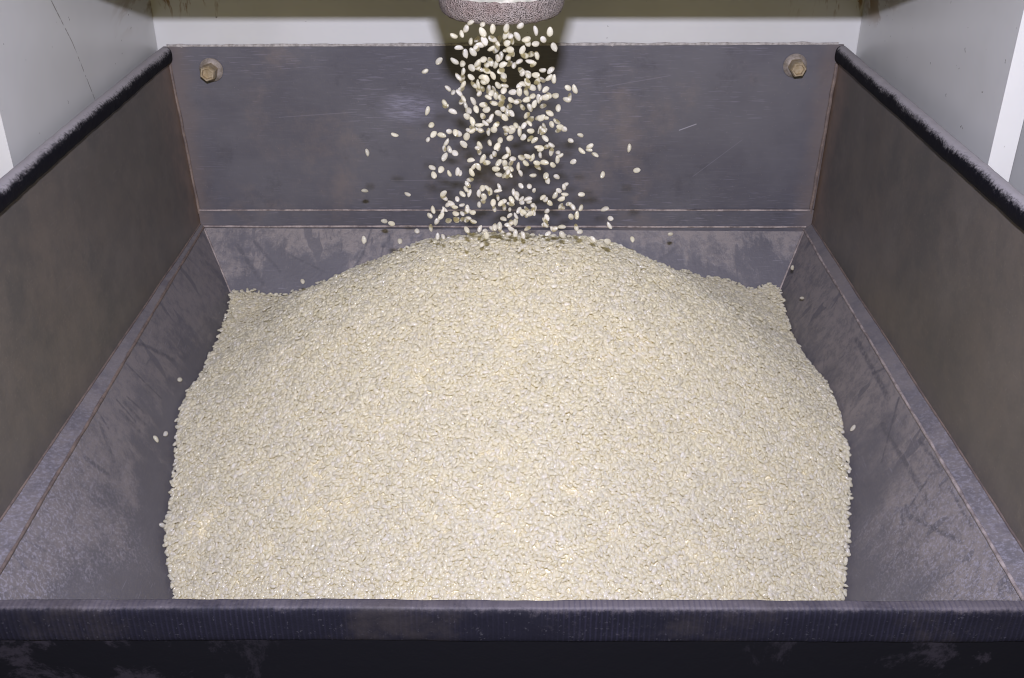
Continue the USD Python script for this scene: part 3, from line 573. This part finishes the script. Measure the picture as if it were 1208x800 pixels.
# ---------------------------------------------------------------- falling grains: x y z (0.1 mm), long axis (x 99), length (0.01 mm)
FALLING = "-236 4318 -975 61 68 -38 445,-206 4366 -978 21 -87 -42 439,-120 4314 -960 42 29 -85 482,-79 4271 -939 -7 21 -97 448,-119 4320 -932 9 -99 -1 436,-170 4401 -1019 0 -95 -27 438,-113 4333 -999 49 8 -85 445,-80 4380 -1002 88 22 -39 424,-59 4399 -1025 39 -86 -29 429,-87 4395 -1045 68 -47 54 423,-68 4489 -1071 52 -42 73 464,-224 4447 -1056 89 42 -14 428,-132 4343 -1020 68 63 -35 445,-201 4549 -1105 12 27 -95 469,-164 4413 -1064 51 23 -82 443,-25 4427 -998 51 -34 78 461,-22 4374 -957 -9 48 -86 467,-247 4511 -1126 78 15 -59 449,-216 4538 -1144 17 -95 -21 454,-319 4582 -1145 53 -40 73 462,-152 4567 -1150 50 -37 77 455,-151 4600 -1177 51 -81 24 433,-121 4427 -1099 49 84 20 426,-172 4434 -1137 58 -79 -12 469,-109 4469 -1132 46 -88 4 427,-95 4635 -1161 42 -43 -78 448,-49 4655 -1141 23 -1 96 426,-63 4544 -1123 10 43 -89 450,-73 4579 -1159 32 -57 75 477,-214 4528 -1177 27 -49 81 425,-110 4565 -1183 87 16 -45 443,-387 4621 -1198 54 -73 40 441,-38 4499 -1139 80 -30 50 440,-49 4609 -1195 75 63 15 442,-23 4464 -1066 80 -43 40 418,-168 4354 -932 51 -74 41 431,-19 4387 -1022 57 -71 39 437,-18 4463 -1099 0 -97 -18 451,96 4357 -965 21 13 -96 444,156 4351 -967 0 33 -93 459,21 4379 -993 41 32 -84 464,59 4410 -1011 79 -52 29 460,64 4431 -1028 40 17 -89 453,-8 4359 -985 18 -97 -3 466,-2 4460 -1029 24 46 -84 450,100 4459 -1041 74 65 -5 429,181 4496 -1064 49 10 -85 434,45 4435 -1061 37 -28 88 442,56 4607 -1126 75 57 -32 472,83 4655 -1134 61 -62 47 431,108 4595 -1125 25 24 -93 436,-8 4379 -1047 64 -74 14 489,1 4463 -1079 31 58 -74 468,-15 4744 -1172 0 30 -94 402,33 4538 -1137 53 84 4 463,11 4572 -1161 29 92 20 445,78 4521 -1130 90 -40 -6 431,94 4634 -1173 48 -59 64 430,133 4520 -1167 59 -76 24 451,42 4713 -1222 58 32 -73 458,-230 4818 -1279 20 -91 -33 450,-174 4432 -1175 62 53 -55 429,-131 4528 -1201 71 -60 33 408,-112 4524 -1209 33 20 -91 450,-123 4474 -1207 28 -95 -3 463,-223 4692 -1278 49 -27 82 436,-238 4811 -1330 50 84 -14 484,-235 4585 -1289 63 22 -73 448,-211 4501 -1289 36 -90 -21 450,-222 4941 -1446 32 -15 -92 446,-202 4764 -1422 39 -86 -30 476,-236 4746 -1373 11 -97 -14 406,-206 4626 -1405 49 65 -56 467,-292 4468 -1297 28 -95 -2 471,-297 4578 -1342 56 -72 40 428,-378 4546 -1356 26 -20 93 464,-271 4666 -1396 93 -16 -30 447,-367 4612 -1441 21 96 12 477,-177 4648 -1342 45 22 -85 463,-155 4455 -1322 15 -83 -52 436,-131 4686 -1371 81 50 -28 452,-111 4416 -1312 73 -61 27 452,-166 4556 -1242 61 27 -73 443,-150 4631 -1259 14 15 -97 456,-137 4715 -1305 30 -91 -24 469,-151 4696 -1303 34 -91 -17 443,-148 4595 -1292 26 96 -2 460,-94 4667 -1311 38 87 28 473,-104 4508 -1286 69 -68 -18 415,-70 4605 -1305 9 49 -85 464,-44 4444 -1268 65 65 -36 485,-81 4592 -1334 84 42 -32 443,-48 4621 -1343 55 -27 78 447,-59 4463 -1218 46 67 -56 475,-35 4593 -1258 85 44 -24 451,-34 4317 -1202 19 93 29 461,-39 4555 -1220 30 -94 -7 444,-35 4475 -1181 12 -95 -23 467,-84 4508 -1189 37 27 -88 432,-134 4633 -1408 0 -98 -17 465,-91 4543 -1385 39 72 56 420,-59 4485 -1350 55 60 -56 474,-21 4667 -1398 49 -54 -67 468,-34 4591 -1401 67 36 -64 469,-180 4592 -1418 34 -45 -81 457,-145 4492 -1403 98 -13 7 422,-118 4531 -1407 65 -72 -22 423,-73 4683 -1464 76 31 56 404,-191 4862 -1534 54 72 -40 471,-28 4683 -1479 60 69 -38 459,69 4444 -1172 6 -97 -19 449,103 4507 -1187 80 -58 7 436,163 4588 -1218 60 -38 69 443,181 4435 -1184 0 18 -97 447,142 4817 -1289 61 62 -47 451,116 4731 -1272 49 -46 73 476,123 4687 -1287 14 15 -97 422,47 4551 -1238 84 46 -25 419,68 4540 -1225 53 17 -82 425,89 4624 -1273 84 31 -43 449,148 4517 -1253 67 67 28 431,33 4553 -1273 0 23 -96 442,2 4595 -1286 81 -53 21 441,66 4664 -1305 30 44 -83 457,90 4523 -1283 34 92 15 438,66 4581 -1316 85 -35 37 449,95 4308 -1256 19 -22 94 396,120 4644 -1330 0 19 -97 478,169 4689 -1328 25 -91 -28 454,146 4432 -1262 67 -58 45 468,195 4635 -1312 53 -83 11 468,246 4540 -1252 61 59 -51 442,278 4554 -1260 31 26 -90 483,245 4561 -1308 71 -69 9 474,266 4691 -1335 0 41 -90 466,204 4488 -1326 7 -92 -37 457,-3 4522 -1300 52 69 -49 449,50 4802 -1414 47 -82 -31 442,76 4424 -1307 27 50 -81 486,-3 4570 -1376 50 -76 -40 446,175 4722 -1419 80 29 -50 469,68 4639 -1406 44 -46 76 441,89 4749 -1455 52 -63 56 479,78 4577 -1425 45 -84 -27 440,130 4457 -1361 63 -41 64 443,156 4640 -1415 51 -84 13 416,211 4770 -1473 71 43 -54 456,174 4476 -1397 29 -94 -6 449,153 4780 -1501 34 35 -86 419,224 4704 -1481 84 37 -37 436,17 4717 -1477 11 -97 -17 443,1 4684 -1478 68 63 -35 454,-348 4481 -1443 49 79 36 437,-329 4725 -1527 90 -40 -5 468,-304 4654 -1536 50 -7 85 427,-248 4630 -1487 71 44 -54 486,-255 4551 -1459 13 -91 -35 471,-205 4574 -1483 15 -45 87 485,-182 4633 -1474 56 81 9 457,-150 4831 -1535 62 68 -37 463,-107 4653 -1487 0 23 -96 419,-80 4515 -1432 50 -75 42 480,-26 4682 -1488 52 -83 12 463,-220 4564 -1517 63 22 -73 457,-149 4677 -1559 43 8 -89 436,-290 4675 -1577 33 -87 -33 476,-253 4443 -1516 40 -89 -17 462,-319 4749 -1640 49 58 64 490,-380 4742 -1690 76 -61 -17 432,-339 4734 -1699 33 87 34 463,-358 4538 -1653 28 -86 -40 448,-295 4680 -1697 38 23 -88 391,-258 4672 -1686 21 -12 96 446,-101 4661 -1542 16 -97 -13 459,-54 4677 -1535 11 -96 -21 445,-67 4517 -1510 53 68 49 454,-183 4463 -1557 86 -43 24 417,-131 4439 -1541 42 -9 89 490,-118 4632 -1627 85 47 -17 434,-176 4529 -1610 52 -19 82 409,-159 4673 -1663 48 -17 -85 410,-183 4519 -1634 35 9 -92 435,-198 4678 -1726 63 -69 32 473,-65 4803 -1687 53 -18 82 471,-72 4503 -1611 83 -48 26 439,-63 4783 -1740 78 54 -30 456,-30 4399 -1517 71 -37 58 413,-34 4728 -1665 0 45 -88 457,-25 4593 -1640 67 64 -35 415,-25 4691 -1713 54 -73 40 471,-1 4548 -1449 50 -44 73 456,33 4634 -1483 7 6 -99 439,-9 4582 -1492 62 76 -16 462,87 4781 -1562 47 -48 72 460,104 4633 -1521 59 -39 69 445,85 4613 -1469 75 56 -31 444,142 4342 -1417 46 -82 -30 462,120 4512 -1510 88 44 -7 435,128 4501 -1518 66 -64 36 450,161 4621 -1549 54 83 -3 466,183 4621 -1572 20 -16 96 452,226 4727 -1625 77 -36 52 426,211 4668 -1625 6 33 -93 473,329 4867 -1573 62 62 -47 435,348 4495 -1501 58 -58 56 439,323 4625 -1567 65 -63 -40 434,371 4814 -1629 61 -76 17 419,46 4931 -1706 67 53 -50 474,73 4675 -1611 65 51 -55 453,95 4729 -1636 44 -5 89 435,66 4661 -1640 59 51 -60 452,33 4885 -1737 0 -9 -99 470,4 4730 -1644 72 66 -14 421,-6 4839 -1735 30 -94 -7 492,-8 4561 -1659 39 -87 -28 438,117 4653 -1636 82 39 -38 410,149 4566 -1605 74 -63 20 490,123 4732 -1688 55 56 -60 474,195 4722 -1670 59 61 -52 443,100 4700 -1713 77 60 -18 428,158 4640 -1695 11 -96 -19 485,169 4656 -1725 26 -90 -33 451,-326 4679 -1799 53 -41 73 484,-219 4744 -1801 53 -67 -49 435,-221 4409 -1696 53 -78 -29 434,-162 4849 -1863 0 4 -99 449,-139 4584 -1735 12 -95 -26 448,-118 4641 -1758 54 38 -73 443,-107 4732 -1809 0 22 -96 481,-132 4590 -1781 21 41 -88 439,-87 4485 -1768 0 -87 -48 438,-54 4616 -1821 44 85 24 453,-295 4520 -1792 65 -55 50 415,-279 4753 -1895 77 -60 17 415,-381 4719 -1896 23 -82 -51 463,-340 4647 -1900 64 -3 75 439,-396 4678 -1909 57 -81 7 438,-274 4729 -1920 67 -73 -4 441,-186 4555 -1844 70 -68 16 429,-284 4921 -2033 61 -73 -29 435,-233 4967 -2050 29 92 20 472,-198 4945 -2050 71 -68 -9 456,-326 4989 -2065 70 -61 34 466,-417 4975 -2100 7 19 -97 454,-43 4916 -2027 75 -65 -4 431,-88 4936 -2079 -8 -69 -71 429,-63 4903 -2060 0 -29 -95 455,-232 4933 -2093 46 -70 -53 443,-130 4877 -2101 6 23 -96 463,-1 4761 -1862 50 -42 -75 426,21 4766 -1853 32 -93 -12 458,76 4668 -1823 83 -38 38 472,144 4550 -1769 48 86 8 454,206 4702 -1814 28 -36 88 460,243 4516 -1738 85 44 -24 395,227 4489 -1750 72 -42 53 440,321 4522 -1743 77 60 -18 434,188 4870 -1921 58 33 -73 442,242 4825 -1922 44 76 45 429,334 4747 -1898 33 92 15 465,299 4905 -2009 45 45 -76 450,315 4697 -1916 0 4 -99 457,54 4625 -1869 65 -75 7 466,86 4542 -1846 69 70 -10 469,170 4967 -2054 61 -72 -30 436,19 4951 -2057 -7 4 -99 444,80 4931 -2086 77 -27 56 441,254 4936 -2079 85 -48 18 483,329 4928 -2076 20 -91 -34 468,345 4896 -2088 71 69 -1 413,257 4916 -2113 51 1 -85 457"
REST = "-191 4370 -959 37 -68 62 483,34 4357 -942 28 -83 46 488,130 4393 -1008 44 62 -63 414,-11 4808 -1216 37 -80 44 493,70 4486 -1170 29 -92 23 460,-293 4702 -1300 43 63 -63 457,-41 4603 -1363 14 60 -78 436,46 4655 -1217 40 -79 44 452,130 4532 -1293 26 -84 46 460,19 4523 -1308 39 -88 23 456,-11 4671 -1373 37 86 -32 461,119 4702 -1434 40 -79 44 464,38 4862 -1534 14 -98 10 467,-392 4720 -1546 4 -99 5 429,-284 4564 -1456 45 77 -43 437,-158 4606 -1550 33 82 -45 459,-156 4711 -1604 21 -96 13 459,-20 4639 -1571 28 49 -82 446,-21 4513 -1628 9 -99 -3 474,49 4452 -1447 47 -59 64 433,144 4592 -1458 40 79 -44 449,219 4808 -1528 57 -59 56 421,239 4653 -1475 42 -78 43 438,179 4524 -1506 51 70 -49 468,271 4652 -1530 42 -87 20 440,290 4738 -1660 55 -67 48 454,40 4798 -1740 29 46 -83 445,-6 4884 -1715 30 -44 84 436,-13 4722 -1610 18 48 -84 468,-84 4558 -1830 17 67 -71 456,-381 4884 -2025 19 -47 85 486,-247 4815 -1957 31 -93 -10 422,-137 4924 -2096 45 73 -49 443,-352 4884 -2112 29 -94 -6 462,-41 4884 -1951 0 63 -76 461,82 4673 -1760 17 97 1 437,250 4765 -1797 22 59 -76 438,163 4813 -1880 43 -78 43 460,102 4683 -1858 16 98 -5 451,278 4479 -1788 26 -96 2 478,172 4920 -2059 43 47 -75 446,-3 4963 -2062 10 -98 -11 470,217 4878 -2061 53 -73 40 443,-15 4772 -1174 -36 -87 -31 441,-14 4747 -1055 -20 68 69 442,-45 4929 -1729 26 -81 50 362,-86 4915 -1554 12 -98 12 397,-87 4902 -1359 -37 6 91 386,283 4925 -1950 -12 -84 50 406,-331 4752 -1849 74 30 -59 466,147 4717 -1506 -74 -17 -64 448,137 4834 -1535 15 36 -91 447,253 4840 -1934 43 88 -14 383,-221 4916 -1841 -63 12 76 441,236 4945 -1885 74 40 -52 392,-133 4897 -1148 76 56 -30 388,57 4746 -1485 55 29 77 397,-217 4741 -1902 6 -32 -93 440,-337 4712 -1900 38 5 91 415,-29 4944 -1585 14 -97 -17 428,171 4970 -2081 98 -12 -8 406,-99 4875 -1682 -21 97 -3 406,34 4914 -1977 45 68 56 445,184 4934 -1277 70 6 69 452,-281 4900 -1371 -13 98 9 417,134 4918 -1561 -32 -31 -88 436,-165 4947 -1960 -7 47 -87 435,-9 4762 -1146 -63 46 61 415,86 4896 -1924 -36 86 -35 442,-112 4856 -1345 27 -26 92 484,-167 4913 -1166 -62 56 54 406,-155 4862 -1116 -33 57 74 403,-205 4742 -1821 32 17 92 414,35 4762 -1302 -74 -47 -46 388,-323 4805 -1619 5 16 -98 376,-37 4893 -1784 58 53 60 386,-108 4815 -1485 84 -29 44 361,-30 4948 -1152 -33 7 93 395,-244 4740 -1255 62 -33 -70 456,-149 4815 -1534 93 -30 -15 364,-81 4880 -1136 46 4 -88 432,-158 4808 -1104 -79 -22 -55 363,-69 4882 -1643 18 95 23 416,267 4930 -1850 -75 -56 -33 416,-60 4864 -1116 20 47 85 439,71 4719 -1294 31 94 -7 458,-147 4816 -1241 -86 23 44 325,-201 4723 -1500 -57 81 7 404,223 4935 -1809 -54 -59 58 466,140 4898 -1681 -3 93 34 410,-83 4805 -1644 -6 -95 -28 413,-167 4743 -1500 -24 95 -17 383,-210 4792 -1842 -19 95 -21 404,-150 4809 -1212 0 -29 -95 415,-237 4869 -1304 -34 40 84 410,-304 4859 -1919 -77 52 35 453,227 4923 -1680 -14 96 -17 429,-337 4893 -1964 -71 19 67 370,28 4852 -1402 -89 -39 18 417,210 4970 -2104 -78 -1 60 374,150 4915 -1443 -82 -56 -3 395,-259 4906 -1776 -14 88 44 443,-164 4790 -1130 61 28 72 418,51 4930 -1942 -43 89 -8 437,284 4790 -1898 26 -88 38 444,10 4882 -1870 -21 45 86 411,104 4780 -1934 33 -59 -72 417,495 4867 -2003 50 -85 8 433,-64 4839 -1826 -34 18 91 403,184 4970 -2130 -84 -33 -40 370,-72 4915 -1911 11 12 -98 361,-6 4941 -1953 95 13 -24 443,173 4782 -1963 47 -58 -65 399,-10 4955 -1990 14 -66 72 364,-77 4970 -2232 36 81 -44 422,18 4970 -2127 18 14 96 431,108 4781 -1822 5 65 -75 381,47 4956 -1932 60 70 35 383,-238 4970 -2216 2 -89 44 424,-256 4994 -2061 -17 -89 39 425,-11 4812 -1966 53 -38 75 395,-142 4793 -1883 -14 98 7 436,51 4970 -2209 31 -49 80 344,76 4961 -1990 71 -21 -65 377,23 4876 -1881 10 -92 -34 492,-272 4854 -1894 -22 83 49 358,107 4779 -1916 -44 -70 -55 430,4 4970 -2070 -58 -80 -5 446,-156 4970 -2192 -13 -94 -27 381,-48 4846 -1914 -49 -55 66 381,42 4970 -2220 46 -6 88 360,-252 4906 -1945 -66 -73 5 386,175 4969 -2037 55 74 35 385,-226 4889 -1977 77 -24 57 456,56 4970 -2138 -26 41 86 438,-56 4970 -2113 -80 5 59 399,177 4934 -1990 28 -60 74 421,-386 4970 -2144 5 23 96 390,43 4761 -1789 -52 77 35 386,48 4838 -1959 24 -27 -92 409,221 4970 -2103 69 -18 69 397,-19 4970 -2137 42 -65 62 447,21 4924 -2012 -48 -8 86 400,-165 4970 -2102 36 42 82 416,-20 4970 -2082 95 20 -18 417,-104 4970 -2103 -53 81 21 427,-282 4925 -2030 -74 41 -51 384,-217 4832 -1988 66 -73 7 403,420 4970 -2161 67 -40 -61 405,-41 4753 -1868 70 67 20 395,-68 4782 -1825 96 -9 20 422,70 4765 -1944 -5 95 -27 438,-3 4970 -2103 -83 -15 52 429"
LOOSE = "-557 4800 -1547 76 51 -36 424,-739 5100 -1739 14 15 -97 443,-899 6000 -2289 76 56 -31 488,-537 5050 -1943 82 -53 -14 412,-792 6000 -2487 87 37 -29 458,-648 5200 -2170 73 41 -53 445,-788 5100 -2221 8 -30 -94 442,-609 5200 -2274 11 -96 -21 462,-493 5000 -2127 23 -96 -4 458,571 4900 -1647 -8 -4 -99 444,604 4800 -1725 74 -54 37 417,433 4750 -1730 34 86 35 437,395 4750 -1631 62 -75 -17 427,468 4900 -1967 80 -42 40 498,495 4900 -2054 51 2 -85 458,488 4900 -2143 74 40 -53 474,640 5100 -2219 15 -85 -48 405,989 6000 -2573 84 46 -25 419,-1294 5800 -2805 43 -79 -42 404,1811 6100 -2853 24 28 -92 438,1823 5850 -2947 55 67 -48 456"
def rows(s): return np.array([[float(v) for v in r.split()] for r in s.split(',')])
def placed(row, seed):
    r = np.random.default_rng(seed)
    m = grain_mesh(1000 + seed)
    ax = row[3:6] / np.linalg.norm(row[3:6]); L = row[6] * 1e-5
    o = np.cross(ax, r.normal(size=3)); o /= np.linalg.norm(o)
    R = np.stack([ax, o, np.cross(ax, o)], 1)
    m.vertices = m.vertices @ R.T * L
    return m
def grain(row, seed, label, group=None):
    t = thing('rice_grain', label, 'rice grain', row[:3] * 1e-4, group)
    obj('kernel', placed(row, seed), M_rice, t, True)
ZONES = {
    'rim': ('rice grain just leaving the spout rim, against the dark shadow on the wall', 'rice grains close under the spout rim'),
    'left': ('white rice grain at the left fringe of the falling stream', 'rice grains along the left fringe of the stream'),
    'right': ('white rice grain at the right fringe of the falling stream', 'rice grains along the right fringe of the stream'),
    'low': ('white rice grain low in the stream, about to land on the heap crest', 'rice grains at the foot of the stream'),
    'mid': ('white rice grain in the dense middle of the falling stream', 'rice grains in the middle of the stream')}
def zone(p):
    u, s = p[0] / p[1], -p[2] / p[1]
    return 'rim' if s < .262 else 'low' if s > .378 else 'left' if u < -.052 else 'right' if u > .046 else 'mid'
for i, row in enumerate(rows(FALLING)):
    lab, grp = ZONES[zone(row)]
    grain(row, i, lab, grp)
LOOSE_LABELS = [
    'lone rice grain flying left of the stream, level with the middle of the back panel',
    'upright rice grain flying far left of the stream, highest of the outliers there',
    'round rice grain far left of the stream, just above the back panel seam',
    'tilted rice grain left of the stream, just above the back panel seam',
    'level rice grain left of the stream on the lower seam, first of a pair',
    'tilted rice grain left of the stream on the lower seam, second of a pair',
    'upright rice grain far left, in front of the dusty back slope below the seams',
    'small upright rice grain just above the left shoulder of the heap',
    'small rice grain just left of the stream, between the seam and the heap',
    'upright rice grain flying farthest right of the stream, topmost of the right outliers',
    'level rice grain flying farthest right of the stream, under the upright one',
    'steep rice grain right of the stream, halfway down the back panel',
    'rice grain at the right fringe of the stream, lowest of a cluster of four',
    'level rice grain right of the stream, between the two back seams',
    'steep rice grain right of the stream, just below the lower back seam',
    'rice grain just above the right crest of the heap',
    'upright rice grain right of the heap crest, before the back slope',
    'level rice grain before the dusty back slope, well right of the heap crest',
    'small rice grain just above the heap near its far left corner',
    'bright rice grain in the dark far right corner of the hopper',
    'small dim rice grain on the right slope just below the far right corner']
for i, (row, lab) in enumerate(zip(rows(LOOSE), LOOSE_LABELS)):
    grain(row, 600 + i, lab)
# grains resting on the bare slopes beside the heap
for i, (p, s_, lab) in enumerate((
        ((-.1887, .5032, -.3055), 1, 'single rice grain resting on the left slope, farthest back of the three there'),
        ((-.1845, .4576, -.3114), 1, 'rice grain on the left slope, right one of a close pair'),
        ((-.1861, .4479, -.3080), 1, 'rice grain on the left slope, left one of a close pair beside the heap'),
        ((-.1734, .4042, -.3294), 1, 'rice grain touching the near left edge of the heap on the slope'),
        ((.1799, .4555, -.3062), -1, 'rice grain resting on the right slope beside the widest part of the heap'),
        ((.1631, .3887, -.3344), -1, 'rice grain resting on the right slope low down near the front edge'))):
    nn = np.array([s_ * 1.0, 0, .55]); nn /= np.linalg.norm(nn)
    r = np.random.default_rng(900 + i); ax = r.normal(size=3); ax -= nn * (ax @ nn); ax /= np.linalg.norm(ax)
    row = np.concatenate([(np.array(p) + nn * .0012) * 1e4, ax * 99, [430]])
    grain(row, 900 + i, lab)
st = thing('smaller_falling_grains', 'more small rice grains scattered through the falling stream', 'rice', kind='stuff')
obj('kernels', trimesh.util.concatenate([trimesh.Trimesh(placed(r, 2000 + i).vertices + r[:3] * 1e-4, placed(r, 2000 + i).faces, process=False) for i, r in enumerate(rows(REST))]), M_rice, st, True)
